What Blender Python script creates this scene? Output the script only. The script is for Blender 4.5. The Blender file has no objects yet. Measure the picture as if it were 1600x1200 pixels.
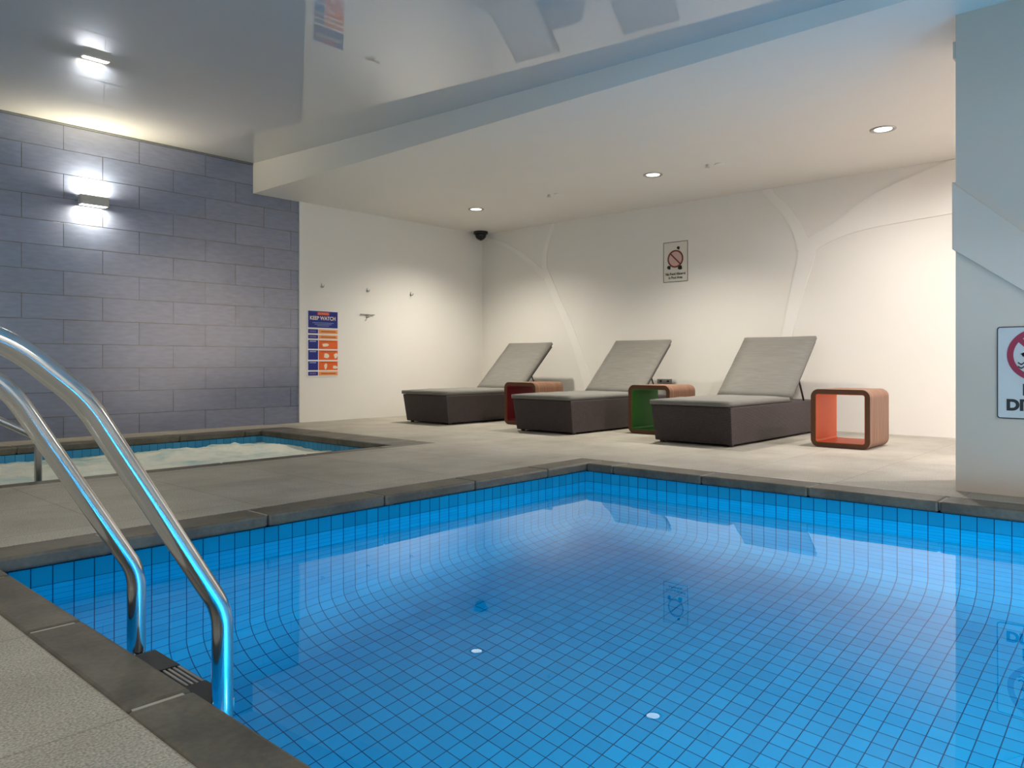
import bpy, bmesh, math, random
from mathutils import Vector, Matrix
random.seed(7)
PI = math.pi
sc = bpy.context.scene
C = sc.collection

# ------------------------------------------------------------------ camera
cam_data = bpy.data.cameras.new('camera'); cam = bpy.data.objects.new('camera', cam_data); C.objects.link(cam)
cam.location = (0, 0, 0.70)
cam.rotation_euler = (PI/2, 0, math.radians(42.153 - 90))
cam_data.sensor_width = 36; cam_data.lens = 1182/1600*36
cam_data.shift_y = -32/1600
cam_data.clip_start = 0.02
sc.camera = cam

# ------------------------------------------------------------------ world and exposure
w = bpy.data.worlds.new('world'); sc.world = w; w.use_nodes = True
w.node_tree.nodes['Background'].inputs[0].default_value = (0.8, 0.85, 1, 1)
w.node_tree.nodes['Background'].inputs[1].default_value = 0.0
sc.view_settings.view_transform = 'Standard'
sc.view_settings.look = 'None'
sc.view_settings.exposure = 1.38
sc.view_settings.gamma = 1
sc.view_settings.use_curve_mapping = False
sc.cycles.sample_clamp_indirect = 6

# ------------------------------------------------------------------ the room's lights plus added fill (fixtures further down)
def lamp(name, kind, loc, power, color=(1, 1, 1), rot=(0, 0, 0), **kw):
    d = bpy.data.lights.new(name, kind); d.energy = power; d.color = color
    for k, v in kw.items(): setattr(d, k, v)
    o = bpy.data.objects.new(name, d); C.objects.link(o); o.location = loc; o.rotation_euler = rot
    return o
WARM = (1.0, 0.93, 0.80); NEUT = (1.0, 0.955, 0.90)
DOWN = [(6.66, 6.645), (6.66, 4.10), (6.66, 1.90)]
for i, (x, y) in enumerate(DOWN + [(6.66, -0.35), (6.66, -2.6)]):
    lamp('downlight_lamp', 'SPOT', (x, y, 2.60), [112, 108, 86, 178, 180][i], [WARM, WARM, NEUT, (1, .94, .97), (1, .94, .97)][i],
         spot_size=math.radians([137, 129, 176, 176, 176][i]), spot_blend=1.0, shadow_soft_size=0.066)
# added fill lights without fixtures, right of and behind the camera
lamp('hall_fill_light', 'AREA', (-0.9, 2.9, 2.66), 18, (1.0, 0.95, 0.80), shape='RECTANGLE', size=0.6, size_y=1.2)
lamp('hall_fill_light', 'AREA', (-0.9, -1.2, 2.60), 8, (1.0, 0.92, 0.82), shape='RECTANGLE', size=0.6, size_y=1.2)
lamp('hall_fill_light', 'AREA', (2.4, -2.4, 2.60), 33, (1.0, 0.84, 0.68), shape='RECTANGLE', size=1.2, size_y=0.6)
# added fill light at the wall behind the camera
lamp('rear_fill_light', 'AREA', (-2.33, 1.5, 1.65), 4, (1.0, 0.95, 0.9), rot=(0, -PI/2, 0), shape='RECTANGLE', size=1.4, size_y=3.0)
# added underwater fill lights that brighten the basin tiles, out of view
for x, y, rot, e_ in ((0.80, -0.1, (0, -PI/2+1.0, 0), 52), (0.80, -2.1, (0, -PI/2+1.0, 0), 44), (1.5, -2.93, (PI/2-.6, 0, 0), 50), (3.3, -2.93, (PI/2-.6, 0, 0), 28)):
    lamp('pool_fill_light', 'AREA', (x, y, -0.66), e_, (0.88, 1.0, 0.98), rot=rot, shape='DISK', size=0.26)

# ------------------------------------------------------------------ helpers
def new_mat(name):
    m = bpy.data.materials.new(name); m.use_nodes = True
    nt = m.node_tree; b = nt.nodes['Principled BSDF']
    return m, nt, b
def simple(name, col, rough=0.5, metal=0.0, ior=1.45, emit=None, noise=0.0, nscale=40, bump=0.0):
    m, nt, b = new_mat(name)
    b.inputs['Base Color'].default_value = (*col, 1); b.inputs['Roughness'].default_value = rough
    b.inputs['Metallic'].default_value = metal; b.inputs['IOR'].default_value = ior
    if emit: b.inputs['Emission Color'].default_value = (*emit[0], 1); b.inputs['Emission Strength'].default_value = emit[1]
    if noise or bump:
        tc = nt.nodes.new('ShaderNodeTexCoord'); n = nt.nodes.new('ShaderNodeTexNoise')
        n.inputs['Scale'].default_value = nscale; n.inputs['Detail'].default_value = 5
        nt.links.new(tc.outputs['Object'], n.inputs['Vector'])
        if noise:
            mx = nt.nodes.new('ShaderNodeMix'); mx.data_type = 'RGBA'
            mx.inputs[6].default_value = (*[c*(1-noise) for c in col], 1); mx.inputs[7].default_value = (*[min(1, c*(1+noise)) for c in col], 1)
            nt.links.new(n.outputs['Fac'], mx.inputs[0]); nt.links.new(mx.outputs[2], b.inputs['Base Color'])
        if bump:
            bp = nt.nodes.new('ShaderNodeBump'); bp.inputs['Strength'].default_value = bump; bp.inputs['Distance'].default_value = 0.004
            nt.links.new(n.outputs['Fac'], bp.inputs['Height']); nt.links.new(bp.outputs['Normal'], b.inputs['Normal'])
    return m
def math_node(nt, op, a, b=None):
    n = nt.nodes.new('ShaderNodeMath'); n.operation = op
    for i, v in enumerate((a, b)):
        if v is None: continue
        if isinstance(v, (int, float)): n.inputs[i].default_value = v
        else: nt.links.new(v, n.inputs[i])
    return n.outputs[0]
def ramp(nt, fac, stops):
    r = nt.nodes.new('ShaderNodeValToRGB'); nt.links.new(fac, r.inputs[0])
    el = r.color_ramp.elements
    el[0].position, el[0].color = stops[0][0], (*stops[0][1], 1)
    el[1].position, el[1].color = stops[-1][0], (*stops[-1][1], 1)
    for p, c in stops[1:-1]:
        e = el.new(p); e.color = (*c, 1)
    return r.outputs[0]

def link(name, bm, mat, parent=None, smooth=False, bevel=0, seg=2, loc=None, rot=None):
    me = bpy.data.meshes.new(name)
    if bevel: bmesh.ops.bevel(bm, geom=list(bm.edges), offset=bevel, segments=seg, affect='EDGES', profile=0.6, clamp_overlap=True)
    bm.normal_update(); bm.to_mesh(me); bm.free()
    if smooth:
        for p in me.polygons: p.use_smooth = True
    mats = mat if isinstance(mat, (list, tuple)) else [mat]
    for m in mats: me.materials.append(m)
    o = bpy.data.objects.new(name, me); C.objects.link(o)
    if parent: o.parent = parent
    if loc: o.location = loc
    if rot: o.rotation_euler = rot
    return o
def tag(o, label, cat, group=None, kind=None):
    o['label'] = label; o['category'] = cat
    if group: o['group'] = group
    if kind: o['kind'] = kind
    return o
def empty(name, loc, label, cat, group=None, rotz=0):
    o = bpy.data.objects.new(name, None); C.objects.link(o); o.location = loc; o.rotation_euler = (0, 0, rotz)
    o.empty_display_size = 0.1
    return tag(o, label, cat, group)
def struct(o): o['kind'] = 'structure'; return o
def copy_tree(o, parent=None):
    c = o.copy(); C.objects.link(c); c.parent = parent
    for ch in list(o.children): copy_tree(ch, c)
    return c
def box(bm, x0, x1, y0, y1, z0, z1, mi=0):
    vs = [bm.verts.new((x, y, z)) for z in (z0, z1) for y in (y0, y1) for x in (x0, x1)]
    for f in ((0, 2, 3, 1), (4, 5, 7, 6), (0, 1, 5, 4), (2, 6, 7, 3), (0, 4, 6, 2), (1, 3, 7, 5)):
        bm.faces.new([vs[i] for i in f]).material_index = mi
    return vs
def BM(): return bmesh.new()
def prism(bm, pts, axis, a0, a1):
    """extrude a 2D outline along an axis; pts are the other two coordinates in order"""
    def v(p, a):
        if axis == 'x': return (a, p[0], p[1])
        if axis == 'y': return (p[0], a, p[1])
        return (p[0], p[1], a)
    A = [bm.verts.new(v(p, a0)) for p in pts]; B = [bm.verts.new(v(p, a1)) for p in pts]
    n = len(pts)
    bm.faces.new(A); bm.faces.new(B[::-1])
    for i in range(n): bm.faces.new((A[i], B[i], B[(i+1) % n], A[(i+1) % n]))
    bmesh.ops.recalc_face_normals(bm, faces=bm.faces)
def cyl(bm, c, r, h, axis='z', n=32, r2=None):
    r2 = r if r2 is None else r2
    M = {'z': Matrix.Identity(4), 'x': Matrix.Rotation(PI/2, 4, 'Y'), 'y': Matrix.Rotation(-PI/2, 4, 'X')}[axis]
    bmesh.ops.create_cone(bm, cap_ends=True, segments=n, radius1=r, radius2=r2, depth=h, matrix=Matrix.Translation(c) @ M)
def fillet(pts, r, n=10):
    """round the corners of a polyline"""
    P = [Vector(p) for p in pts]; out = [P[0]]
    for i in range(1, len(P)-1):
        rr = r[i-1] if isinstance(r, (list, tuple)) else r
        a, b, c = P[i-1], P[i], P[i+1]
        u = (a-b).normalized(); v = (c-b).normalized()
        ang = u.angle(v); d = min(rr/math.tan(ang/2), (a-b).length*.49, (c-b).length*.49)
        s, e = b+u*d, b+v*d
        for k in range(n+1):
            t = k/n; out.append((1-t)**2*s + 2*t*(1-t)*b + t*t*e)
    out.append(P[-1]); return out
def tube(bm, pts, r, n=24, cap=True):
    P = [Vector(p) for p in pts]; rings = []
    t0 = (P[1]-P[0]).normalized(); nrm = t0.orthogonal().normalized()
    for i, p in enumerate(P):
        t = (P[min(i+1, len(P)-1)] - P[max(i-1, 0)]).normalized()
        nrm = (nrm - t*nrm.dot(t)).normalized(); bn = t.cross(nrm)
        rings.append([bm.verts.new(p + (nrm*math.cos(2*PI*k/n) + bn*math.sin(2*PI*k/n))*r) for k in range(n)])
    for a, b in zip(rings, rings[1:]):
        for k in range(n): bm.faces.new((a[k], a[(k+1) % n], b[(k+1) % n], b[k])).smooth = True
    if cap: bm.faces.new(rings[0][::-1]); bm.faces.new(rings[-1])
def rrect(x0, x1, z0, z1, r, n=8):
    out = []
    for cx, cz, a in ((x1-r, z1-r, 0), (x0+r, z1-r, PI/2), (x0+r, z0+r, PI), (x1-r, z0+r, 1.5*PI)):
        for k in range(n+1):
            t = a + PI/2*k/n; out.append((cx+r*math.cos(t), cz+r*math.sin(t)))
    return out
def ring_prism(bm, outer, inner, axis, a0, a1):
    def v(p, a): return {'x': (a, p[0], p[1]), 'y': (p[0], a, p[1]), 'z': (p[0], p[1], a)}[axis]
    n = len(outer)
    oa = [bm.verts.new(v(p, a0)) for p in outer]; ob = [bm.verts.new(v(p, a1)) for p in outer]
    ia = [bm.verts.new(v(p, a0)) for p in inner]; ib = [bm.verts.new(v(p, a1)) for p in inner]
    for i in range(n):
        j = (i+1) % n
        bm.faces.new((oa[i], oa[j], ob[j], ob[i])); bm.faces.new((ia[i], ib[i], ib[j], ia[j]))
        bm.faces.new((oa[i], ia[i], ia[j], oa[j])); bm.faces.new((ob[i], ob[j], ib[j], ib[i]))
    bmesh.ops.recalc_face_normals(bm, faces=bm.faces)
def text_mesh(name, s, size, mat, parent, loc, rot, width=None, bold=0.0):
    cu = bpy.data.curves.new(name, 'FONT'); cu.body = s; cu.size = size; cu.align_x = 'CENTER'; cu.align_y = 'CENTER'
    cu.extrude = 0.0006; cu.offset = bold
    t = bpy.data.objects.new(name, cu); C.objects.link(t)
    dg = bpy.context.evaluated_depsgraph_get(); me = bpy.data.meshes.new_from_object(t.evaluated_get(dg))
    C.objects.unlink(t); bpy.data.objects.remove(t)
    xs = [v.co.x for v in me.vertices]; k = 1 if not width else width/(max(xs)-min(xs))
    for v in me.vertices: v.co.x *= k
    me.materials.clear(); me.materials.append(mat)
    o = bpy.data.objects.new(name, me); C.objects.link(o); o.parent = parent; o.location = loc; o.rotation_euler = rot
    return o

# ------------------------------------------------------------------ materials
def plaster(name, col, rough=0.45, ior=1.45):
    m = simple(name, col, rough, ior=ior, noise=0.015, nscale=3)
    return m
wall_white = plaster('white_plaster', (0.82, 0.79, 0.735), 0.42)
soffit_white = plaster('soffit_paint', (0.80, 0.775, 0.73), 0.5)
relief_white = simple('relief_gloss', (0.86, 0.835, 0.785), 0.35)
relief_grey = simple('grey_relief_panel', (0.63, 0.54, 0.45), 0.15)
right_grey = simple('grey_gloss_panel', (0.60, 0.51, 0.42), 0.15)
stretch = simple('stretch_ceiling', (0.56, 0.56, 0.555), 0.012, ior=2.4)

def mat_slate():
    m, nt, b = new_mat('slate_blue_wall_tile')
    tc = nt.nodes.new('ShaderNodeTexCoord'); sx = nt.nodes.new('ShaderNodeSeparateXYZ'); nt.links.new(tc.outputs['Object'], sx.inputs[0])
    cx = nt.nodes.new('ShaderNodeCombineXYZ')
    nt.links.new(math_node(nt, 'ADD', sx.outputs[0], -2.443+.687*20), cx.inputs[0])
    nt.links.new(math_node(nt, 'ADD', sx.outputs[2], -2.939+.2283*20), cx.inputs[1])
    br = nt.nodes.new('ShaderNodeTexBrick'); nt.links.new(cx.outputs[0], br.inputs['Vector'])
    br.offset = 0.5; br.offset_frequency = 2
    br.inputs['Scale'].default_value = 1; br.inputs['Brick Width'].default_value = 0.687; br.inputs['Row Height'].default_value = 0.2283
    br.inputs['Mortar Size'].default_value = 0.0032; br.inputs['Mortar Smooth'].default_value = 0.1; br.inputs['Bias'].default_value = 0
    br.inputs['Color1'].default_value = (0.125, 0.155, 0.250, 1); br.inputs['Color2'].default_value = (0.155, 0.180, 0.280, 1)
    br.inputs['Mortar'].default_value = (0.018, 0.02, 0.03, 1)
    n = nt.nodes.new('ShaderNodeTexNoise'); n.inputs['Scale'].default_value = 9; n.inputs['Detail'].default_value = 6
    mp = nt.nodes.new('ShaderNodeMapping'); mp.inputs['Scale'].default_value = (1, 1, 4); nt.links.new(tc.outputs['Object'], mp.inputs[0]); nt.links.new(mp.outputs[0], n.inputs['Vector'])
    mx = nt.nodes.new('ShaderNodeMix'); mx.data_type = 'RGBA'; mx.blend_type = 'MULTIPLY'; mx.inputs[0].default_value = 1
    nt.links.new(br.outputs['Color'], mx.inputs[6]); nt.links.new(ramp(nt, n.outputs['Fac'], [(0.3, (.9, .9, .9)), (.7, (1.08, 1.08, 1.08))]), mx.inputs[7])
    nt.links.new(mx.outputs[2], b.inputs['Base Color'])
    b.inputs['Roughness'].default_value = 0.22; b.inputs['IOR'].default_value = 2.3
    bp = nt.nodes.new('ShaderNodeBump'); bp.invert = True; bp.inputs['Strength'].default_value = 0.35; bp.inputs['Distance'].default_value = 0.0015
    nt.links.new(br.outputs['Fac'], bp.inputs['Height']); nt.links.new(bp.outputs['Normal'], b.inputs['Normal'])
    return m
slate = mat_slate()

def mat_pooltile(name, c1, c2, grout, s=0.0727, gw=0.058):
    m, nt, b = new_mat(name)
    uv = nt.nodes.new('ShaderNodeUVMap'); sx = nt.nodes.new('ShaderNodeSeparateXYZ'); nt.links.new(uv.outputs[0], sx.inputs[0])
    gs = []; cells = []
    for k in (0, 1):
        q = math_node(nt, 'DIVIDE', sx.outputs[k], s)
        f = math_node(nt, 'FRACT', q); cells.append(math_node(nt, 'FLOOR', q))
        d = math_node(nt, 'ABSOLUTE', math_node(nt, 'SUBTRACT', f, 0.5))
        gs.append(d)
    g = math_node(nt, 'MAXIMUM', gs[0], gs[1])
    mask = math_node(nt, 'GREATER_THAN', g, 0.5-gw/2)
    cx = nt.nodes.new('ShaderNodeCombineXYZ'); nt.links.new(cells[0], cx.inputs[0]); nt.links.new(cells[1], cx.inputs[1])
    wn = nt.nodes.new('ShaderNodeTexWhiteNoise'); nt.links.new(cx.outputs[0], wn.inputs['Vector'])
    mx = nt.nodes.new('ShaderNodeMix'); mx.data_type = 'RGBA'; mx.inputs[6].default_value = (*c1, 1); mx.inputs[7].default_value = (*c2, 1)
    nt.links.new(wn.outputs['Value'], mx.inputs[0])
    m2 = nt.nodes.new('ShaderNodeMix'); m2.data_type = 'RGBA'; m2.inputs[7].default_value = (*grout, 1)
    nt.links.new(mask, m2.inputs[0]); nt.links.new(mx.outputs[2], m2.inputs[6]); nt.links.new(m2.outputs[2], b.inputs['Base Color'])
    nt.links.new(math_node(nt, 'ADD', math_node(nt, 'MULTIPLY', mask, 0.3), 0.35), b.inputs['Roughness'])
    b.inputs['IOR'].default_value = 1.14
    return m
pool_tile = mat_pooltile('blue_pool_mosaic', (0.001, 0.235, 0.46), (0.002, 0.275, 0.52), (0.002, 0.045, 0.12))
spa_tile = mat_pooltile('blue_spa_mosaic', (0.05, 0.26, 0.48), (0.07, 0.32, 0.55), (0.02, 0.10, 0.2))

def mat_stone(name, c1, c2, scale, joint=None, fine=90, rough=0.6, fineamt=0.16, bump=0.15, off=(0, 0)):
    m, nt, b = new_mat(name)
    tc = nt.nodes.new('ShaderNodeTexCoord')
    n1 = nt.nodes.new('ShaderNodeTexNoise'); n1.inputs['Scale'].default_value = scale; n1.inputs['Detail'].default_value = 8; n1.inputs['Roughness'].default_value = .65
    n2 = nt.nodes.new('ShaderNodeTexNoise'); n2.inputs['Scale'].default_value = fine; n2.inputs['Detail'].default_value = 3
    nt.links.new(tc.outputs['Object'], n1.inputs['Vector']); nt.links.new(tc.outputs['Object'], n2.inputs['Vector'])
    c = ramp(nt, n1.outputs['Fac'], [(0.3, c1), (0.7, c2)])
    mx = nt.nodes.new('ShaderNodeMix'); mx.data_type = 'RGBA'; mx.blend_type = 'MULTIPLY'; mx.inputs[0].default_value = 1
    nt.links.new(c, mx.inputs[6]); nt.links.new(ramp(nt, n2.outputs['Fac'], [(0.3, (1-fineamt,)*3), (.7, (1+fineamt,)*3)]), mx.inputs[7])
    out = mx.outputs[2]
    if joint:
        br = nt.nodes.new('ShaderNodeTexBrick'); mp = nt.nodes.new('ShaderNodeMapping'); mp.inputs['Location'].default_value = (off[0]+20*joint[0], off[1]+20*joint[1], 0)
        nt.links.new(tc.outputs['Object'], mp.inputs[0]); nt.links.new(mp.outputs[0], br.inputs['Vector'])
        br.offset = 0.0; br.inputs['Scale'].default_value = 1; br.inputs['Brick Width'].default_value = joint[0]; br.inputs['Row Height'].default_value = joint[1]
        br.inputs['Mortar Size'].default_value = 0.004; br.inputs['Mortar Smooth'].default_value = 0.3
        br.inputs['Color1'].default_value = (.93, .93, .93, 1); br.inputs['Color2'].default_value = (1.06, 1.05, 1.03, 1); br.inputs['Mortar'].default_value = (.72, .70, .66, 1)
        m3 = nt.nodes.new('ShaderNodeMix'); m3.data_type = 'RGBA'; m3.blend_type = 'MULTIPLY'; m3.inputs[0].default_value = 1
        nt.links.new(out, m3.inputs[6]); nt.links.new(br.outputs['Color'], m3.inputs[7]); out = m3.outputs[2]
    nt.links.new(out, b.inputs['Base Color']); b.inputs['Roughness'].default_value = rough
    bp = nt.nodes.new('ShaderNodeBump'); bp.inputs['Strength'].default_value = bump; bp.inputs['Distance'].default_value = 0.003
    nt.links.new(n2.outputs['Fac'], bp.inputs['Height']); nt.links.new(bp.outputs['Normal'], b.inputs['Normal'])
    return m
deck_stone = mat_stone('sandy_grey_paving', (0.26, 0.240, 0.198), (0.41, 0.383, 0.330), 1.6, joint=(0.66, 0.66), fine=190, fineamt=.45, off=(-.605+.66, -.25))
coping_stone = mat_stone('dark_grey_coping', (0.040, 0.036, 0.028), (0.125, 0.113, 0.087), 4, fine=60, fineamt=.16, rough=.5)
grout_m = simple('pale_grout', (0.33, 0.31, 0.26), 0.8)

def mat_water():
    m = bpy.data.materials.new('clear_pool_water'); m.use_nodes = True; nt = m.node_tree
    for n in list(nt.nodes): nt.nodes.remove(n)
    out = nt.nodes.new('ShaderNodeOutputMaterial'); g = nt.nodes.new('ShaderNodeBsdfGlass')
    g.inputs['Color'].default_value = (0.90, 0.985, 1, 1); g.inputs['Roughness'].default_value = 0.0; g.inputs['IOR'].default_value = 1.333
    tc = nt.nodes.new('ShaderNodeTexCoord'); n = nt.nodes.new('ShaderNodeTexNoise'); n.inputs['Scale'].default_value = 2.2; n.inputs['Detail'].default_value = 1.5
    nt.links.new(tc.outputs['Object'], n.inputs['Vector'])
    bp = nt.nodes.new('ShaderNodeBump'); bp.inputs['Strength'].default_value = 0.25; bp.inputs['Distance'].default_value = 0.0035
    nt.links.new(n.outputs['Fac'], bp.inputs['Height']); nt.links.new(bp.outputs['Normal'], g.inputs['Normal'])
    nt.links.new(g.outputs[0], out.inputs[0]); return m
water_m = mat_water()
steel = simple('polished_steel', (0.62, 0.63, 0.64), 0.14, 1.0)
brushed = simple('brushed_steel', (0.5, 0.5, 0.5), 0.3, 1.0)
black_plastic = simple('black_plastic', (0.012, 0.013, 0.015), 0.35)
dark_plastic = simple('dark_tread', (0.012, 0.015, 0.02), 0.5)
alu = simple('satin_aluminium', (0.62, 0.62, 0.62), 0.35, 0.6)
white_plastic = simple('white_plastic', (0.8, 0.79, 0.76), 0.4)
grey_plastic = simple('grey_plastic', (0.33, 0.33, 0.31), 0.5)

# ------------------------------------------------------------------ room shell
XB, YL, ZC = 8.05, 7.90, 2.62
XF = 4.37                                     # edge of the lowered ceiling
XN, YR = -2.4, -3.6                           # walls behind the camera
def zceil(y): return 2.69 + 0.0215*y + 0.0016*y*y

bm = BM(); box(bm, XN, 4.955, YL, YL+.12, -.05, 3.05); struct(link('wall_left', bm, slate))
bm = BM(); box(bm, 4.955, XB+.12, YL-.02, YL+.12, -.05, 3.05); struct(link('wall_left_white', bm, wall_white))
bm = BM(); box(bm, XB, XB+.12, YR, YL-.02, -.05, 3.05); struct(link('wall_back', bm, wall_white))
bm = BM(); box(bm, XN-.12, XN, YR, YL+.12, -.05, 3.05); struct(link('wall_front', bm, plaster('hall_wall_paint', (.55, .54, .50))))
bm = BM(); box(bm, XN-.12, XB+.12, YR-.12, YR, -.05, 3.05); struct(link('wall_far_right', bm, plaster('hall_side_paint', (.60, .60, .58))))
# lowered ceiling and its fascia
bm = BM(); box(bm, XF, XB+.12, YR, YL, ZC, 3.05); struct(link('ceiling_lowered', bm, soffit_white))
# stretched glossy ceiling over the pools
bm = BM(); N = 60; rows = []
for i in range(N+1):
    y = YR + (YL-YR)*i/N; z = zceil(max(y, -2.5))
    rows.append([bm.verts.new((XN, y, z)), bm.verts.new((XF, y, z))])
for a, b in zip(rows, rows[1:]): bm.faces.new((a[0], b[0], b[1], a[1]))
struct(link('ceiling', bm, stretch, smooth=True))
bm = BM(); box(bm, XN, XF-.004, YL-.014, YL-.001, 2.945, 2.963); struct(link('trim_1', bm, simple('dark_bead', (.16, .17, .17), .5)))

# right wall block at the pool corner
WX = 4.73
bm = BM(); box(bm, WX, 5.25, YR, 0.985, -.01, 2.625); struct(link('wall_right', bm, right_grey))

# deck around the two basins
PX0, PX1, PY0, PY1 = 0.735, 4.31, -3.0, 3.195       # pool tile faces
SX0, SX1, SY0, SY1 = -0.6, 4.125, 5.10, 7.285       # spa tile faces
CPN, CPW = 0.605, 0.20
ZD = -0.055
def deck_cells():
    xs = sorted({XN, 0.605, 4.50, XB, SX0-.2, 4.50}); ys = sorted({YR, PY0-.2, 3.375, 4.88, YL-.0})
    return xs, ys
bm = BM()
def deck_box(x0, x1, y0, y1): box(bm, x0, x1, y0, y1, -.06, 0)
deck_box(XN, 0.605, YR, 4.98)                 # near strip
deck_box(0.605, 4.50, 3.375, 4.98)            # strip between pool and spa
deck_box(4.50, XB, YR, YL-.02)                # lounge
deck_box(0.605, 4.50, YR, PY0-.19)
deck_box(XN, SX0-.12, 4.98, YL)
deck_box(SX0-.12, 4.50, 7.48, YL)
struct(link('floor', bm, deck_stone))

def coping(name, stones, grout_strip):
    """stones: list of (x0,x1,y0,y1)"""
    bm = BM()
    for s in stones: 
        b2 = BM(); box(b2, *s, ZD, 0.001); bmesh.ops.bevel(b2, geom=list(b2.edges), offset=.012, segments=3, affect='EDGES', profile=.5)
        me = bpy.data.meshes.new('t'); b2.to_mesh(me); b2.free(); bm.from_mesh(me); bpy.data.meshes.remove(me)
    k0 = len(bm.faces)
    box(bm, *grout_strip, ZD+.012, -.003, mi=1)
    o = link(name, bm, [coping_stone, grout_m]); return struct(o)
def cuts(a, b, first, step, gap=.006):
    c = [first+step*k for k in range(-12, 20)]; c = [a]+[q for q in c if a+.08 < q < b-.08]+[b]
    return [(p+gap/2, q-gap/2) for p, q in zip(c, c[1:])]
NX = .745; RX = 4.29; LY = 3.18
coping('pool_coping_near', [(0.605, NX, a, b) for a, b in cuts(PY0-.2, 3.375, 1.598, .6555)], (0.62, NX-.02, PY0-.19, 3.36))
coping('pool_coping_left', [(a, b, LY, 3.375) for a, b in cuts(NX, 4.50, 1.159, .678)], (NX, 4.48, LY+.02, 3.36))
coping('pool_coping_back', [(RX, 4.50, a, b) for a, b in cuts(PY0-.2, LY, 1.632, .663)], (RX+.02, 4.48, PY0-.19, LY))
coping('pool_coping_right', [(a, b, PY0-.2, PY0+.02) for a, b in cuts(NX, RX, 1.159, .678)], (NX, RX, PY0-.18, PY0))
coping('spa_coping_near', [(a, b, 4.98, 5.11) for a, b in cuts(SX0-.12, 4.50, 1.9, .678)], (SX0, 4.48, 4.99, 5.09))
coping('spa_coping_far', [(a, b, 7.27, 7.48) for a, b in cuts(SX0-.12, 4.50, 1.9, .678)], (SX0, 4.48, 7.29, 7.47))
coping('spa_coping_back', [(4.11, 4.50, a, b) for a, b in cuts(5.11, 7.27, 5.9, .663)], (4.13, 4.48, 5.11, 7.27))
coping('spa_coping_left', [(SX0-.12, SX0+.02, a, b) for a, b in cuts(5.11, 7.27, 5.9, .663)], (SX0-.1, SX0, 5.11, 7.27))

# ------------------------------------------------------------------ basins with coved feet
WATER = -0.130
def basin(name, x0, x1, y0, y1, ztop, zfloor, r, mat, off=(0, 0)):
    prof = [(0, ztop), (0, zfloor+r)]
    for k in range(1, 13):
        t = PI/2*k/12; prof.append((r-r*math.cos(t), zfloor+r-r*math.sin(t)))
    arc = [0]
    for p, q in zip(prof, prof[1:]): arc.append(arc[-1]+math.dist(p, q))
    bm = BM(); uvl = bm.loops.layers.uv.new('UVMap')
    def side(A, B, nin, uax):
        for (p, q, sa, sb) in zip(prof, prof[1:], arc, arc[1:]):
            def P(e, pr):   # mitre the ends
                base = A if e == 0 else B; dirv = (B[0]-A[0], B[1]-A[1]); L = math.hypot(*dirv); d = (dirv[0]/L, dirv[1]/L)
                s = 1 if e == 0 else -1
                return (base[0]+nin[0]*pr[0]+d[0]*pr[0]*s, base[1]+nin[1]*pr[0]+d[1]*pr[0]*s, pr[1])
            co = [P(0, p), P(1, p), P(1, q), P(0, q)]
            f = bm.faces.new([bm.verts.new(c) for c in co]); f.smooth = True
            for l, c, s in zip(f.loops, co, (sa, sa, sb, sb)):
                l[uvl].uv = (c[uax]-off[uax], s)
    side((x0, y1), (x1, y1), (0, -1), 0); side((x1, y0), (x1, y1), (-1, 0), 1)
    side((x0, y0), (x1, y0), (0, 1), 0); side((x0, y0), (x0, y1), (1, 0), 1)
    co = [(x0+r, y0+r, zfloor), (x1-r, y0+r, zfloor), (x1-r, y1-r, zfloor), (x0+r, y1-r, zfloor)]
    f = bm.faces.new([bm.verts.new(c) for c in co])
    for l, c in zip(f.loops, co): l[uvl].uv = (c[0]-off[0], c[1]-off[1])
    bmesh.ops.remove_doubles(bm, verts=bm.verts, dist=1e-5)
    # normals towards the water
    cx = Vector(((x0+x1)/2, (y0+y1)/2, 0))
    for f in bm.faces:
        n = f.normal; f.normal_update()
        if f.normal.dot(cx-f.calc_center_median()) < 0: f.normal_flip()
    o = link(name, bm, mat); return struct(o)
basin('pool_basin', PX0, PX1, PY0, PY1, -.058, -1.42, .27, pool_tile, off=(.879-.0727*8, 1.677-.0727*40))
basin('spa_basin', SX0, SX1, SY0, SY1, -.058, -0.95, .10, spa_tile)
bm = BM(); vs = [bm.verts.new(c) for c in ((PX0, PY0, WATER), (PX1, PY0, WATER), (PX1, PY1, WATER), (PX0, PY1, WATER))]; bm.faces.new(vs)
tag(link('pool_water', bm, water_m), 'clear still blue water filling the large tiled pool', 'water', kind='stuff')

# bubbling spa water
def mat_foam():
    m, nt, b = new_mat('foaming_spa_water')
    tc = nt.nodes.new('ShaderNodeTexCoord'); n = nt.nodes.new('ShaderNodeTexNoise'); n.inputs['Scale'].default_value = 2.3; n.inputs['Detail'].default_value = 7; n.inputs['Roughness'].default_value = .6
    nt.links.new(tc.outputs['Object'], n.inputs['Vector'])
    nt.links.new(ramp(nt, n.outputs['Fac'], [(0.30, (.25, .52, .55)), (0.40, (.60, .74, .68)), (.52, (.88, .90, .80))]), b.inputs['Base Color'])
    b.inputs['Roughness'].default_value = .35
    n2 = nt.nodes.new('ShaderNodeTexNoise'); n2.inputs['Scale'].default_value = 30; n2.inputs['Detail'].default_value = 5; nt.links.new(tc.outputs['Object'], n2.inputs['Vector'])
    bp = nt.nodes.new('ShaderNodeBump'); bp.inputs['Strength'].default_value = .5; bp.inputs['Distance'].default_value = .02
    nt.links.new(n2.outputs['Fac'], bp.inputs['Height']); nt.links.new(bp.outputs['Normal'], b.inputs['Normal'])
    return m
from mathutils import noise as mnoise
bm = BM(); nx, ny = 150, 70; g = []
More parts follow.
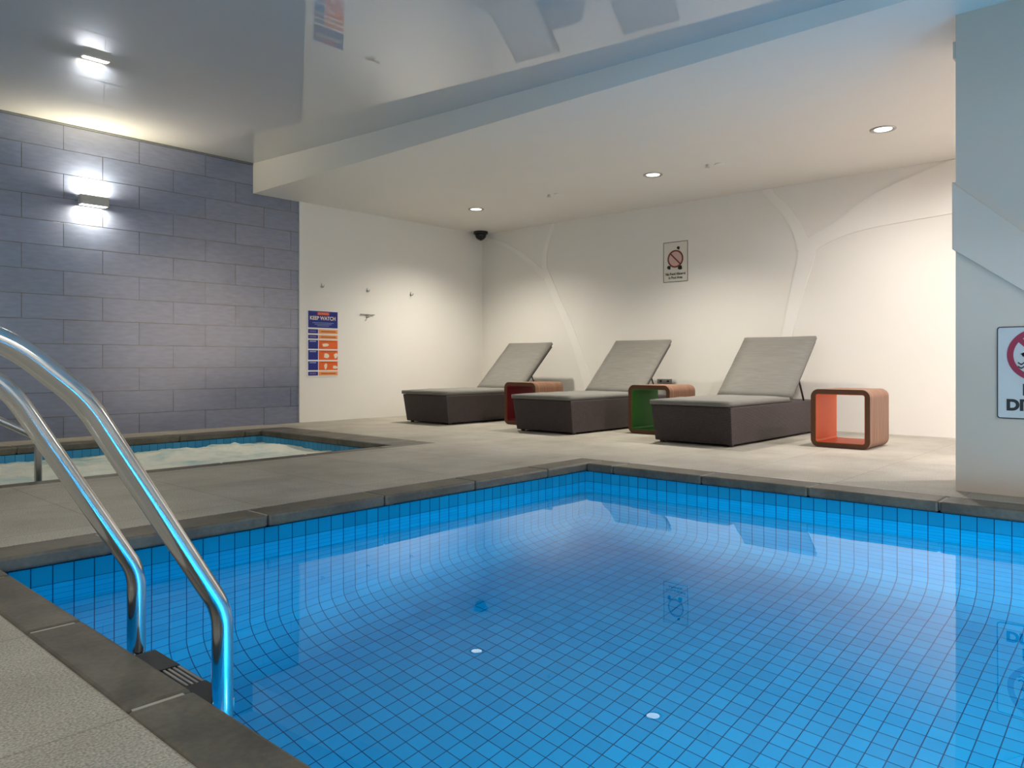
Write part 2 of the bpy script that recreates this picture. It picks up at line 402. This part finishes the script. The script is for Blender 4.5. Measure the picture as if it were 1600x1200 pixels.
jets = [(3.55, 6.9, .06, .30), (2.95, 6.8, .07, .38), (3.9, 6.7, .05, .2), (2.1, 6.6, .03, .35), (1.2, 6.4, .03, .4), (3.0, 5.9, .03, .3)]
for j in range(ny+1):
    row = []
    for i in range(nx+1):
        x = SX0+(SX1-SX0)*i/nx; y = SY0+(SY1-SY0)*j/ny
        z = -.125 + .016*mnoise.noise((x*3.1, y*3.1, 1)) + .010*mnoise.noise((x*9, y*9, 4)) + .004*mnoise.noise((x*25, y*25, 8))
        for jx, jy, h, s in jets: z += h*.7*math.exp(-((x-jx)**2+(y-jy)**2)/(2*(s*.6)**2))*(1+.5*mnoise.noise((x*12, y*12, 2)))
        row.append(bm.verts.new((x, y, z)))
    g.append(row)
for j in range(ny):
    for i in range(nx): bm.faces.new((g[j][i], g[j][i+1], g[j+1][i+1], g[j+1][i]))
tag(link('spa_water', bm, mat_foam(), smooth=True), 'white foaming bubbling water in the spa beside the slate tiled wall', 'water', kind='stuff')

# ------------------------------------------------------------------ tree reliefs on the walls (raised, a centimetre proud)
def relief_branch(bm, plane, pts, thick, at):
    """pts: (across, z, width) along the branch; plane 'x' at x=at facing -X"""
    P = []
    # resample with Catmull-Rom
    Q = [Vector(p) for p in pts]; Q = [Q[0]*2-Q[1]]+Q+[Q[-1]*2-Q[-2]]
    for i in range(1, len(Q)-2):
        for k in range(8):
            t = k/8; a, b, c, d = Q[i-1:i+3]
            P.append(0.5*((2*b)+(-a+c)*t+(2*a-5*b+4*c-d)*t*t+(-a+3*b-3*c+d)*t**3))
    P.append(Q[-2])
    L = []; R_ = []
    for i, p in enumerate(P):
        t = P[min(i+1, len(P)-1)]-P[max(i-1, 0)]; t = Vector((t.x, t.y)).normalized(); n = Vector((-t.y, t.x))
        L.append((p.x+n.x*p.z/2, p.y+n.y*p.z/2)); R_.append((p.x-n.x*p.z/2, p.y-n.y*p.z/2))
    def V(q, x): return bm.verts.new((x, q[0], min(q[1], ZC-.002)))
    A = [V(q, at) for q in L]; B = [V(q, at) for q in R_]; A2 = [V(q, at-thick) for q in L]; B2 = [V(q, at-thick) for q in R_]
    for i in range(len(P)-1):
        bm.faces.new((A2[i], B2[i], B2[i+1], A2[i+1])); bm.faces.new((A[i], A2[i], A2[i+1], A[i+1])); bm.faces.new((B2[i], B[i], B[i+1], B2[i+1]))
    bm.faces.new((A[0], B[0], B2[0], A2[0])); bm.faces.new((A[-1], A2[-1], B2[-1], B[-1]))
    bmesh.ops.recalc_face_normals(bm, faces=bm.faces)
T = .007
def tree(name, branches, label, at, mat):
    e = empty(name, (at, branches[0][0][0], branches[0][0][1]), label, 'wall relief', 'tree shaped wall reliefs')
    for i, br in enumerate(branches):
        b = BM(); relief_branch(b, 'x', [(p[0]-e.location.y, p[1], p[2]) for p in br], T+.0008*i, -.0008)
        for v in b.verts: v.co.z -= e.location.z
        link('trunk' if i == 0 else 'branch', b, mat, e)
tree('tree_relief', [
    [(3.36, .35, .12), (3.34, .6, .118), (3.28, 1.0, .115), (3.21, 1.3, .13), (3.15, 1.55, .15), (3.07, 1.85, .18), (3.06, 1.98, .19)],
    [(3.09, 1.93, .16), (3.15, 2.10, .12), (3.27, 2.32, .10), (3.42, 2.50, .09), (3.52, 2.63, .09)],
    [(3.05, 1.93, .17), (2.93, 2.0, .15), (2.7, 2.10, .18), (2.35, 2.235, .34), (1.7, 2.36, .50), (1.1, 2.45, .60)]],
    'pale raised tree shape on the back wall rising behind the rightmost lounger', XB, relief_white)
tree('tree_relief', [
    [(5.90, .30, .15), (5.96, .5, .14), (6.10, .86, .12), (6.25, 1.2, .11), (6.42, 1.50, .11), (6.58, 1.8, .12), (6.68, 1.98, .12)],
    [(6.66, 1.92, .10), (6.68, 2.15, .08), (6.62, 2.38, .06), (6.52, 2.61, .05)],
    [(6.66, 1.90, .10), (6.85, 2.06, .08), (7.15, 2.27, .06), (7.5, 2.45, .05), (7.86, 2.57, .04)]],
    'pale raised tree shape on the back wall between the left and middle loungers', XB, relief_white)
# relief on the right wall, folding around the wall's corner
e = empty('wall_panel_relief', (WX, .985, 1.2), 'grey raised branch shaped panel crossing the right wall above the diving sign', 'wall relief')
b = BM()
prof = [(0.999, 1.330), (0.999, 1.700), (.66, 1.378), (.2, .98), (-.4, .62), (-.4, .30), (.2, .70), (.669, 1.077)]
prism(b, [(y-.985, z-1.2) for y, z in prof], 'x', -.018, -.0005)
link('face_panel', b, relief_grey, e, bevel=.003)
b = BM(); box(b, 0.0, .14, .0005, .014, .13, .50); link('edge_panel', b, right_grey, e)
b = BM(); box(b, -.008, .1, .0005, .012, 1.18, 1.272); link('edge_strip', b, right_grey, e)

# unseen glowing panel and frame added behind the camera for the rear fill
b = BM(); box(b, XN+.005, XN+.03, -.02, 3.02, .93, 2.37); wn = struct(link('rear_fill_panel', b, simple('rear_fill_glow', (.8, .85, .9), .5, emit=((.86, .93, 1), .4))))
b = BM(); ring_prism(b, [(-.08, .87), (3.08, .87), (3.08, 2.43), (-.08, 2.43)], [(-.02, .93), (3.02, .93), (3.02, 2.37), (-.02, 2.37)], 'x', XN+.002, XN+.06); link('rear_fill_frame', b, alu, wn)
# ------------------------------------------------------------------ downlights
lens_m = simple('glowing_lens', (1, 1, 1), .5, emit=((1, .97, .9), 1.6))
trim_m = simple('satin_trim', (0.45, 0.44, 0.42), .3, .7)
def downlight(loc, label):
    e = empty('downlight', loc, label, 'ceiling light', 'recessed downlights in the lowered ceiling')
    b = BM(); n = 40
    pr = [(.098, 0), (.098, -.006), (.088, -.009), (.070, -.004), (.066, .0)]
    rg = [[b.verts.new((r*math.cos(2*PI*k/n), r*math.sin(2*PI*k/n), z)) for k in range(n)] for r, z in pr]
    for a, c in zip(rg, rg[1:]):
        for k in range(n): b.faces.new((a[k], a[(k+1) % n], c[(k+1) % n], c[k])).smooth = True
    bmesh.ops.recalc_face_normals(b, faces=b.faces)
    link('trim_ring', b, trim_m, e)
    b = BM(); cyl(b, (0, 0, -.001), .066, .004, n=40); link('lens', b, lens_m, e)
downlight((6.675, 6.645, ZC), 'round recessed downlight nearest the black ceiling camera')
downlight((6.665, 4.10, ZC), 'middle round recessed downlight above the no food wall sign')
downlight((6.635, 1.905, ZC), 'round recessed downlight nearest the grey right wall')
for loc, lab in (((6.675, 5.387, ZC), 'small white ceiling sprinkler between the left and middle downlights'),
                 ((6.706, 3.431, ZC), 'small white ceiling sprinkler between the middle and right downlights')):
    e = empty('ceiling_sprinkler', loc, lab, 'sprinkler', 'ceiling sprinklers')
    b = BM(); cyl(b, (0.02, -.03, -.006), .045, .012, n=24, r2=.045); link('cover_plate', b, white_plastic, e, bevel=.002)
    b = BM(); cyl(b, (-.02, .075, -.012), .013, .024, n=16); cyl(b, (-.02, .075, -.028), .024, .004, n=16); link('spray_head', b, alu, e)

# security dome camera
e = empty('security_camera', (7.86, 7.73, ZC), 'black dome security camera under the ceiling in the far corner', 'camera')
b = BM(); cyl(b, (0, 0, -.018), .105, .036, n=40); link('mount_ring', b, black_plastic, e, bevel=.006)
b = BM(); bmesh.ops.create_uvsphere(b, u_segments=32, v_segments=16, radius=.082, matrix=Matrix.Translation((0, 0, -.045)))
for v in list(b.verts):
    if v.co.z > -.036: v.co.z = -.036
link('dome', b, simple('smoked_dome', (.006, .006, .007), .06), e, smooth=True)
b = BM(); cyl(b, (-.03, -.03, -.125), .018, .02, n=16); link('lens', b, black_plastic, e)

# wall lamp on slate wall
e = empty('wall_lamp', (2.68, YL, 2.255), 'silver rectangular up and down wall lamp on the slate tiled wall', 'wall lamp')
b = BM(); box(b, -.125, .125, -.115, -.03, -.046, .046); link('housing', b, simple('lamp_aluminium', (.42, .42, .42), .35, .3), e, bevel=.004)
b = BM(); box(b, -.06, .06, -.03, 0, -.04, .04); link('wall_bracket', b, brushed, e)
for s in (1, -1):
    b = BM(); box(b, -.112, .112, -.108, -.037, min(s*.0462, s*.0475), max(s*.0462, s*.0475)); link('light_strip', b, simple('lamp_glow', (1, 1, 1), .5, emit=((1, .95, .82), 6)), e)
    lamp('wall_lamp_light', 'AREA', (2.68, YL-.080, 2.255+s*.053), 7.5 if s > 0 else 4.5, (1, .87, .60), rot=(PI if s > 0 else 0, 0, 0), shape='RECTANGLE', size=.21, size_y=.06)

# ------------------------------------------------------------------ posters, signs, wall hardware
YW = YL-.02
blue_m = simple('poster_blue', (.010, .022, .22), .35); orange_m = simple('poster_orange', (.80, .13, .02), .35); red_or = simple('poster_red', (.75, .10, .05), .35)
cream_m = simple('print_cream', (.82, .74, .60), .4); paper = simple('poster_paper', (.80, .80, .78), .35); ltblue = simple('print_pale_blue', (.30, .38, .62), .4)
purple = simple('print_purple', (.16, .10, .32), .4); lt_orange = simple('print_light_orange', (.85, .33, .10), .4); brownish = simple('print_rust', (.38, .10, .02), .4)
RW = (PI/2, 0, 0)
e = empty('safety_poster', (5.277, YW, .945), 'blue and orange keep watch resuscitation poster on the white left wall', 'poster')
def pb(name, x0, x1, z0, z1, mat, d=.004, lay=0):
    b = BM(); box(b, x0, x1, -(.0045+.0012*(lay+1)), -.0005-.0012*lay, z0, z1); return link(name, b, mat, e)
pb('paper', -.222, .222, -.405, .395, paper)
pb('header', -.209, .209, .188, .388, blue_m, lay=1)
pb('header_tag', -.08, .085, .342, .376, red_or, lay=2)
text_mesh('header_small_text', 'ALWAYS', .034, lt_orange, e, (0, -.0088, .359), RW, width=.14)
text_mesh('header_title', 'KEEP WATCH', .062, cream_m, e, (-.005, -.0088, .302), RW, width=.36, bold=.0012)
for k, wd in enumerate((.30, .24, .17)): pb('header_line', -wd/2, wd/2, .245-.018*k, .250-.018*k, ltblue, lay=2)
zr = [(.168, .118, 's'), (.100, .055, 's'), (.038, -.068, 'L'), (-.085, -.200, 'L'), (-.218, -.325, 'L'), (-.343, -.390, 's')]
for i, (a, c, k) in enumerate(zr):
    pb('row_label', -.209, -.072, c, a, blue_m, lay=1); pb('row_panel', -.062, .209, c, a, orange_m if k == 'L' else lt_orange, lay=1)
    pb('row_label_text', -.19, -.10, (a-.022 if k == 'L' else (a+c)/2-.009), (a-.010 if k == 'L' else (a+c)/2+.009), purple if k == 's' else ltblue, lay=2)
    pb('row_caption', -.03, .18, (a-.020 if k == 'L' else (a+c)/2-.006), (a-.012 if k == 'L' else (a+c)/2+.006), brownish, lay=2)
def figure(pts):
    b = BM(); prism(b, pts, 'y', -.0085, -.006); link('row_picture', b, cream_m, e)
def blob(cx, cz, rx, rz, ph=0): return [(cx+rx*math.cos(t)*(1+.18*math.sin(3*t+ph)), cz+rz*math.sin(t)*(1+.18*math.sin(2*t+ph))) for t in [2*PI*k/18 for k in range(18)]]
figure(blob(.03, -.020, .045, .022, 1)); figure(blob(.045, -.150, .035, .034, 2)); figure(blob(.18, -.150, .026, .032, 0))
figure(blob(.035, -.280, .020, .036, 0)); figure(blob(.17, -.290, .034, .022, 2))

def hook(loc, label, bar=False):
    e = empty('towel_hook', loc, label, 'wall hook', 'small steel wall hooks')
    b = BM(); cyl(b, (0, -.004, 0), .016, .008, 'y', 20); link('back_plate', b, brushed, e)
    b = BM(); tube(b, fillet([(0, -.006, 0), (0, -.04, -.012), (0, -.055, .016)], .012, 6), .0055, 12); link('peg', b, brushed, e)
    b = BM(); tube(b, [(0, -.008, .012), (-.012, -.016, .038)], .004, 10); link('upper_peg', b, brushed, e)
    if bar:
        b = BM(); box(b, -.108, .108, -.020, 0, .024, .034); link('rail_bar', b, grey_plastic, e, bevel=.002)
hook((5.259, YW, 1.634), 'small steel wall hook directly above the blue and orange poster')
hook((5.938, YW, 1.628), 'small steel wall hook in the middle of the upper row of three')
hook((6.661, YW, 1.627), 'small steel wall hook in the upper row, nearest the room corner')
hook((5.938, YW, 1.298), 'small steel wall hook hanging below a short grey bar', True)

ink = simple('sign_ink', (.02, .02, .02), .5); sign_red = simple('sign_maroon', (.33, .02, .06), .4); sign_plate = simple('sign_plate_cream', (.72, .70, .62), .4)
pinkfill = simple('sign_pink', (.62, .42, .38), .5); sign_red2 = simple('sign_brown_red', (.20, .05, .04), .5)
RX_ = (PI/2, 0, -PI/2)      # text facing -X
def disc_ring(b, cy, cz, r0, r1, x0, x1, n=48):
    ring_prism(b, [(cy+r1*math.cos(2*PI*k/n), cz+r1*math.sin(2*PI*k/n)) for k in range(n)], [(cy+r0*math.cos(2*PI*k/n), cz+r0*math.sin(2*PI*k/n)) for k in range(n)], 'x', x0, x1)
def slash(b, cy, cz, r, wd, x0, x1):
    u = Vector((1, 1)).normalized(); n = Vector((-u.y, u.x))   # left side of the picture is +Y
    pts = [(cy+u.x*r+n.x*wd/2, cz+u.y*r+n.y*wd/2), (cy-u.x*r+n.x*wd/2, cz-u.y*r+n.y*wd/2), (cy-u.x*r-n.x*wd/2, cz-u.y*r-n.y*wd/2), (cy+u.x*r-n.x*wd/2, cz+u.y*r-n.y*wd/2)]
    prism(b, pts, 'x', x0, x1)
# back wall sign
e = empty('pool_rules_sign', (XB, 4.637, 1.921), 'small cream prohibition sign with a red circle on the back wall', 'sign')
b = BM(); box(b, -.005, 0, -.165, .165, -.241, .241); link('plate', b, sign_plate, e)
b = BM(); ring_prism(b, [(-.165, -.241), (.165, -.241), (.165, .241), (-.165, .241)], [(-.159, -.235), (.159, -.235), (.159, .235), (-.159, .235)], 'x', -.0065, -.004); link('border', b, ink, e)
b = BM(); cyl(b, (-.006, 0, .035), .092, .002, 'x', 48); link('circle_fill', b, pinkfill, e)
b = BM(); disc_ring(b, 0, .035, .088, .106, -.010, -.006); link('prohibition_ring', b, sign_red2, e)
b = BM(); slash(b, 0, .035, .095, .015, -.011, -.007); link('slash', b, sign_red2, e)
b = BM(); prism(b, blob(-.04, .162, .018, .022, 1), 'x', -.008, -.005); link('figure_head', b, ink, e)
b = BM(); prism(b, blob(.085, -.065, .022, .026, 1), 'x', -.012, -.006); link('figure_foot', b, ink, e)
b = BM(); prism(b, blob(-.065, -.075, .026, .028, 2), 'x', -.012, -.006); link('figure_foot', b, ink, e)
text_mesh('sign_text', 'No Food Allowed', .042, ink, e, (-.0065, 0, -.146), RX_, width=.265, bold=.0012)
text_mesh('sign_text', 'in Pool Area', .042, ink, e, (-.0065, 0, -.190), RX_, width=.185, bold=.0010)

# no diving sign
e = empty('no_diving_sign', (WX, .608, .652), 'white no diving sign with red circle on the grey right wall', 'sign')
b = BM(); prism(b, rrect(-.182, .182, -.243, .243, .012, 5), 'x', -.004, 0); link('plate', b, simple('grey_white_plate', (.60, .60, .58), .3), e)
b = BM(); ring_prism(b, rrect(-.182, .182, -.243, .243, .014, 5), rrect(-.177, .177, -.238, .238, .011, 5), 'x', -.0055, -.001); link('border', b, simple('sign_black', (.025, .025, .03), .5), e)
b = BM(); disc_ring(b, 0, .093, .108, .137, -.0065, -.0035, 64); link('prohibition_ring', b, sign_red, e)
b = BM(); slash(b, 0, .093, .115, .026, -.0078, -.0045); link('slash', b, sign_red, e)
for k in range(2):
    b = BM(); top = []; bot = []
    for i in range(41):
        y = .088-.176*i/40; z = .048-.020*k+.0045*math.cos(i/40*2*PI*6)
        top.append((y, z+.004)); bot.append((y, z-.004))
    prism(b, top+bot[::-1], 'x', -.0062, -.0042); link('wave', b, ink, e)
b = BM(); prism(b, [(.078, .098), (.062, .106), (.030, .088), (-.012, .112), (-.055, .150), (-.066, .142), (-.026, .098), (-.004, .080), (.028, .066), (.050, .058), (.058, .066), (.040, .080)], 'x', -.0062, -.0042); link('diver', b, ink, e)
b = BM(); cyl(b, (-.0052, .060, .094), .011, .002, 'x', 20); link('diver_head', b, ink, e)
text_mesh('sign_text', 'NO', .078, ink, e, (-.0045, .005, -.092), RX_, width=.125, bold=.0042)
text_mesh('sign_text', 'DIVING', .078, ink, e, (-.0045, .008, -.173), RX_, width=.262, bold=.0042)

e = empty('wall_outlet', (XB, 4.787, .487), 'grey double wall outlet low on the back wall beside the middle lounger', 'outlet')
b = BM(); box(b, -.009, 0, -.10, .10, -.027, .027); link('face_plate', b, grey_plastic, e, bevel=.002)
for y in (-.05, .05):
    b = BM(); box(b, -.0100, -.0085, y-.014, y+.014, -.010, .010); link('socket', b, ink, e)

# ------------------------------------------------------------------ sun loungers
def mat_wicker():
    m, nt, b = new_mat('brown_wicker')
    tc = nt.nodes.new('ShaderNodeTexCoord'); mp = nt.nodes.new('ShaderNodeMapping'); nt.links.new(tc.outputs['Object'], mp.inputs[0])
    ck = nt.nodes.new('ShaderNodeTexNoise'); ck.inputs['Scale'].default_value = 70; ck.inputs['Detail'].default_value = 2
    w1 = nt.nodes.new('ShaderNodeTexWave'); w1.wave_type = 'BANDS'; w1.bands_direction = 'Z'; w1.inputs['Scale'].default_value = 44; w1.inputs['Distortion'].default_value = 1
    w2 = nt.nodes.new('ShaderNodeTexWave'); w2.wave_type = 'BANDS'; w2.bands_direction = 'DIAGONAL'; w2.inputs['Scale'].default_value = 38; w2.inputs['Distortion'].default_value = .5
    for n in (ck, w1, w2): nt.links.new(mp.outputs[0], n.inputs['Vector'])
    s = math_node(nt, 'MULTIPLY', w1.outputs['Fac'], w2.outputs['Fac'])
    s2 = math_node(nt, 'ADD', math_node(nt, 'MULTIPLY', s, .6), math_node(nt, 'MULTIPLY', ck.outputs['Fac'], .5))
    nt.links.new(ramp(nt, s2, [(.2, (.018, .011, .012)), (.75, (.085, .061, .064))]), b.inputs['Base Color'])
    bp = nt.nodes.new('ShaderNodeBump'); bp.inputs['Strength'].default_value = .6; bp.inputs['Distance'].default_value = .004
    nt.links.new(s, bp.inputs['Height']); nt.links.new(bp.outputs['Normal'], b.inputs['Normal']); b.inputs['Roughness'].default_value = .5
    return m
wicker = mat_wicker()
def mat_fabric():
    m, nt, b = new_mat('taupe_cushion_fabric')
    tc = nt.nodes.new('ShaderNodeTexCoord'); mp = nt.nodes.new('ShaderNodeMapping'); mp.inputs['Scale'].default_value = (90, 6, 90); nt.links.new(tc.outputs['Object'], mp.inputs[0])
    n = nt.nodes.new('ShaderNodeTexNoise'); n.inputs['Scale'].default_value = 1; n.inputs['Detail'].default_value = 4; nt.links.new(mp.outputs[0], n.inputs['Vector'])
    nt.links.new(ramp(nt, n.outputs['Fac'], [(.3, (.140, .134, .118)), (.7, (.180, .173, .155))]), b.inputs['Base Color'])
    b.inputs['Roughness'].default_value = .8
    try: b.inputs['Sheen Weight'].default_value = .1
    except Exception: pass
    return m
fabric = mat_fabric()
def make_lounger(loc, label):
    W = .76; L = 1.93; T_ = .335
    e = empty('sun_lounger', loc, label, 'sun lounger', 'wicker sun loungers along the back wall')
    # base: foot end slants in towards the floor, sides lean slightly
    b = BM()
    vb = [(.052, .012), (L-.02, .012), (L-.02, W-.012), (.052, W-.012)]; vt = [(.0, 0), (L, 0), (L, W), (.0, W)]
    A = [b.verts.new((x, y, .018)) for x, y in vb]; B = [b.verts.new((x, y, T_)) for x, y in vt]
    b.faces.new(A[::-1]); b.faces.new(B)
    for i in range(4): b.faces.new((A[i], A[(i+1) % 4], B[(i+1) % 4], B[i]))
    link('wicker_base', b, wicker, e, bevel=.010)
    for x in (.11, L-.08):
        for y in (.05, W-.05):
            b = BM(); cyl(b, (x, y, .011), .022, .022, n=16); link('foot', b, black_plastic, e)
    # seat cushion
    def cushion(name, x0, x1, y0, y1, z0, z1, parent, rot=None, loc=None):
        b = BM(); nxs = 14; nys = 8; grid = {}
        for zi, z in enumerate((z0, z1)):
            for i in range(nxs+1):
                for j in range(nys+1):
                    u = i/nxs; v = j/nys; x = x0+(x1-x0)*u; y = y0+(y1-y0)*v
                    puff = (1-(2*u-1)**6)*(1-(2*v-1)**6)
                    zz = z if zi == 0 else z0+(z1-z0)*(.72+.28*puff) + .002*math.sin(x*23+y*9)
                    grid[zi, i, j] = b.verts.new((x, y, zz))
        for zi in (0, 1):
            for i in range(nxs):
                for j in range(nys):
                    q = [grid[zi, i, j], grid[zi, i+1, j], grid[zi, i+1, j+1], grid[zi, i, j+1]]
                    b.faces.new(q if zi else q[::-1])
        for i in range(nxs):
            b.faces.new((grid[0, i, 0], grid[0, i+1, 0], grid[1, i+1, 0], grid[1, i, 0])); b.faces.new((grid[0, i+1, nys], grid[0, i, nys], grid[1, i, nys], grid[1, i+1, nys]))
        for j in range(nys):
            b.faces.new((grid[0, 0, j+1], grid[0, 0, j], grid[1, 0, j], grid[1, 0, j+1])); b.faces.new((grid[0, nxs, j], grid[0, nxs, j+1], grid[1, nxs, j+1], grid[1, nxs, j]))
        sh = [ed for ed in b.edges if ed.calc_face_angle(0) > .9]
        bmesh.ops.bevel(b, geom=sh, offset=.011, segments=3, affect='EDGES', profile=.5)
        o = link(name, b, fabric, parent, smooth=True)
        if rot: o.rotation_euler = rot
        if loc: o.location = loc
        return o
    cushion('seat_cushion', -.014, 1.29, .014, W+.004, T_+.004, T_+.060, e)
    # backrest: hinge at x=1.27
    ang = math.radians(43.0); hinge = (1.275, 0, T_+.004)
    fr = BM()
    box(fr, 0, .86, .012, .040, -.014, .012); box(fr, 0, .86, W-.040, W-.012, -.014, .012)
    box(fr, .0, .03, .04, W-.04, -.012, .010); box(fr, .83, .86, .04, W-.04, -.012, .010); box(fr, .03, .83, .04, W-.04, -.002, .006)
    fo = link('backrest_frame', fr, simple('dark_brown_frame', (.05, .04, .042), .45), e, bevel=.003, loc=hinge, rot=(0, -ang, 0))
    cushion('backrest_cushion', .015, .885, .0, W-.0, .015, .060, e, rot=(0, -ang, 0), loc=hinge)
    for y in (.026, W-.026):
        b = BM(); px = 1.275+.31*math.cos(ang)+.012; pz = T_+.31*math.sin(ang)-.012
        tube(b, [(px, y, pz), (1.275+.355, y, T_+.001)], .009, 10); link('support_strut', b, black_plastic, e)
    return e
make_lounger((5.835, 6.285, 0), 'brown wicker sun lounger nearest the left wall, beside the red lined cube table')
make_lounger((5.83, 4.51, 0), 'brown wicker sun lounger in the middle, beside the green lined cube table')
make_lounger((5.835, 2.85, 0), 'brown wicker sun lounger nearest the orange lined cube table and the right wall')

# ------------------------------------------------------------------ cube side tables
def mat_wood():
    m, nt, b = new_mat('striped_plywood')
    tc = nt.nodes.new('ShaderNodeTexCoord'); mp = nt.nodes.new('ShaderNodeMapping'); mp.inputs['Scale'].default_value = (60, 3, 3); nt.links.new(tc.outputs['Object'], mp.inputs[0])
    n = nt.nodes.new('ShaderNodeTexNoise'); n.inputs['Scale'].default_value = 1; n.inputs['Detail'].default_value = 4; n.inputs['Distortion'].default_value = .6; nt.links.new(mp.outputs[0], n.inputs['Vector'])
    nt.links.new(ramp(nt, n.outputs['Fac'], [(.32, (.15, .070, .038)), (.5, (.21, .103, .060)), (.68, (.27, .142, .086))]), b.inputs['Base Color'])
    b.inputs['Roughness'].default_value = .5; return m
wood = mat_wood(); edge_wood = simple('dark_ply_edge', (.13, .055, .028), .55, noise=.25, nscale=60)
def cube_table(loc, lining, label):
    S = .475; H_ = .485; D = .50
    e = empty('cube_side_table', loc, label, 'side table', 'cube side tables beside the loungers')
    o = rrect(0, S, 0, H_, .065, 8); k = .040; inn = rrect(k, S-k, k, H_-k, .020, 8); n = len(o)
    b = BM(); ring_prism(b, o, inn, 'x', 0, D)
    for f in b.faces:
        if abs(f.normal.x) > .9: f.material_index = 1
        else: f.smooth = False
    link('wooden_shell', b, [wood, edge_wood], e)
    i2 = rrect(k+.004, S-k-.004, k+.004, H_-k-.004, .018, 8)
    b = BM(); ring_prism(b, inn, i2, 'x', .004, D-.004); link('painted_lining', b, lining, e)
    return e
cube_table((6.45, 5.485, 0), simple('dark_red_lining', (.26, .008, .015), .45), 'wooden cube side table with dark red lining between the left and middle loungers')
cube_table((6.45, 3.78, 0), simple('green_lining', (.03, .24, .02), .45), 'wooden cube side table with green lining between the middle and right loungers')
cube_table((6.45, 1.950, 0), simple('orange_lining', (.95, .17, .010), .45), 'wooden cube side table with bright orange lining at the right end')

# ------------------------------------------------------------------ pool ladder
e = empty('pool_ladder', (NX, 1.965, 0), 'stainless steel pool ladder with two curved rails in the foreground', 'pool ladder')
LX, LYc = NX, 1.965
prof = [(.870, -1.10), (.870, .115), (.568, .625), (.40, .775), (.10, .765), (.02, .55), (.02, .0)]
for y in (2.215, 1.715):
    pts = [(x-LX, y-LYc, z) for x, z in prof]
    b = BM(); tube(b, fillet(pts, [.16, .32, .30, .20, .10], 14), .0245, 32)
    r = link('handrail', b, steel, e)
    b = BM(); cyl(b, (.02-LX, y-LYc, .006), .055, .012, n=32); link('base_flange', b, steel, r, bevel=.002)
    b = BM(); cyl(b, (.870-LX, y-LYc, -1.10), .027, .05, n=24); link('rubber_foot', b, black_plastic, r)
for k in range(4):
    z = -.115-.26*k
    b = BM(); box(b, .825-LX, .915-LX, -.225, .225, z-.022, z); st = link('step', b, steel, e, bevel=.003)
    b = BM(); box(b, .830-LX, .910-LX, .065, .222, z+.0005, z+.005); link('tread_pad', b, dark_plastic, st)
    b = BM(); box(b, .830-LX, .910-LX, -.222, -.085, z+.0005, z+.005); link('tread_pad', b, dark_plastic, st)
    b = BM()
    for i in range(6): box(b, .836-LX+.013*i, .842-LX+.013*i, -.08, .06, z+.0005, z+.004)
    link('tread_ribs', b, brushed, st)

# spa handrail
e = empty('spa_handrail', (1.47, 5.20, -.1), 'grey steel handrail standing in the bubbling spa at the left edge', 'handrail')
b = BM(); tube(b, [Vector(p)-Vector((1.47, 5.2, -.1)) for p in fillet([(1.47, 5.20, -.5), (1.47, 5.20, .25), (1.05, 5.24, .50), (.4, 5.30, .50), (.4, 5.3, -.5)], [.05, .15, .1], 8)], .021, 20)
link('rail_tube', b, brushed, e)

# unseen glowing discs added to the near and right pool walls as fill
for x, y, rz in ((PX0, -.1, 0), (PX0, -2.1, 0), (1.5, PY0, PI/2), (3.3, PY0, PI/2)):
    e = empty('underwater_fill', (x, y, -.66), 'round glowing disc added to the tiled pool wall out of view as fill light', 'pool lamp', 'added underwater fill lights', rotz=rz)
    b = BM(); cyl(b, (.012, 0, 0), .16, .02, 'x', 40); link('bezel', b, brushed, e)
    b = BM(); cyl(b, (.025, 0, 0), .125, .008, 'x', 40); link('lens', b, simple('pool_fill_glow', (1, 1, 1), .3, emit=((.8, .95, 1), 2)), e)
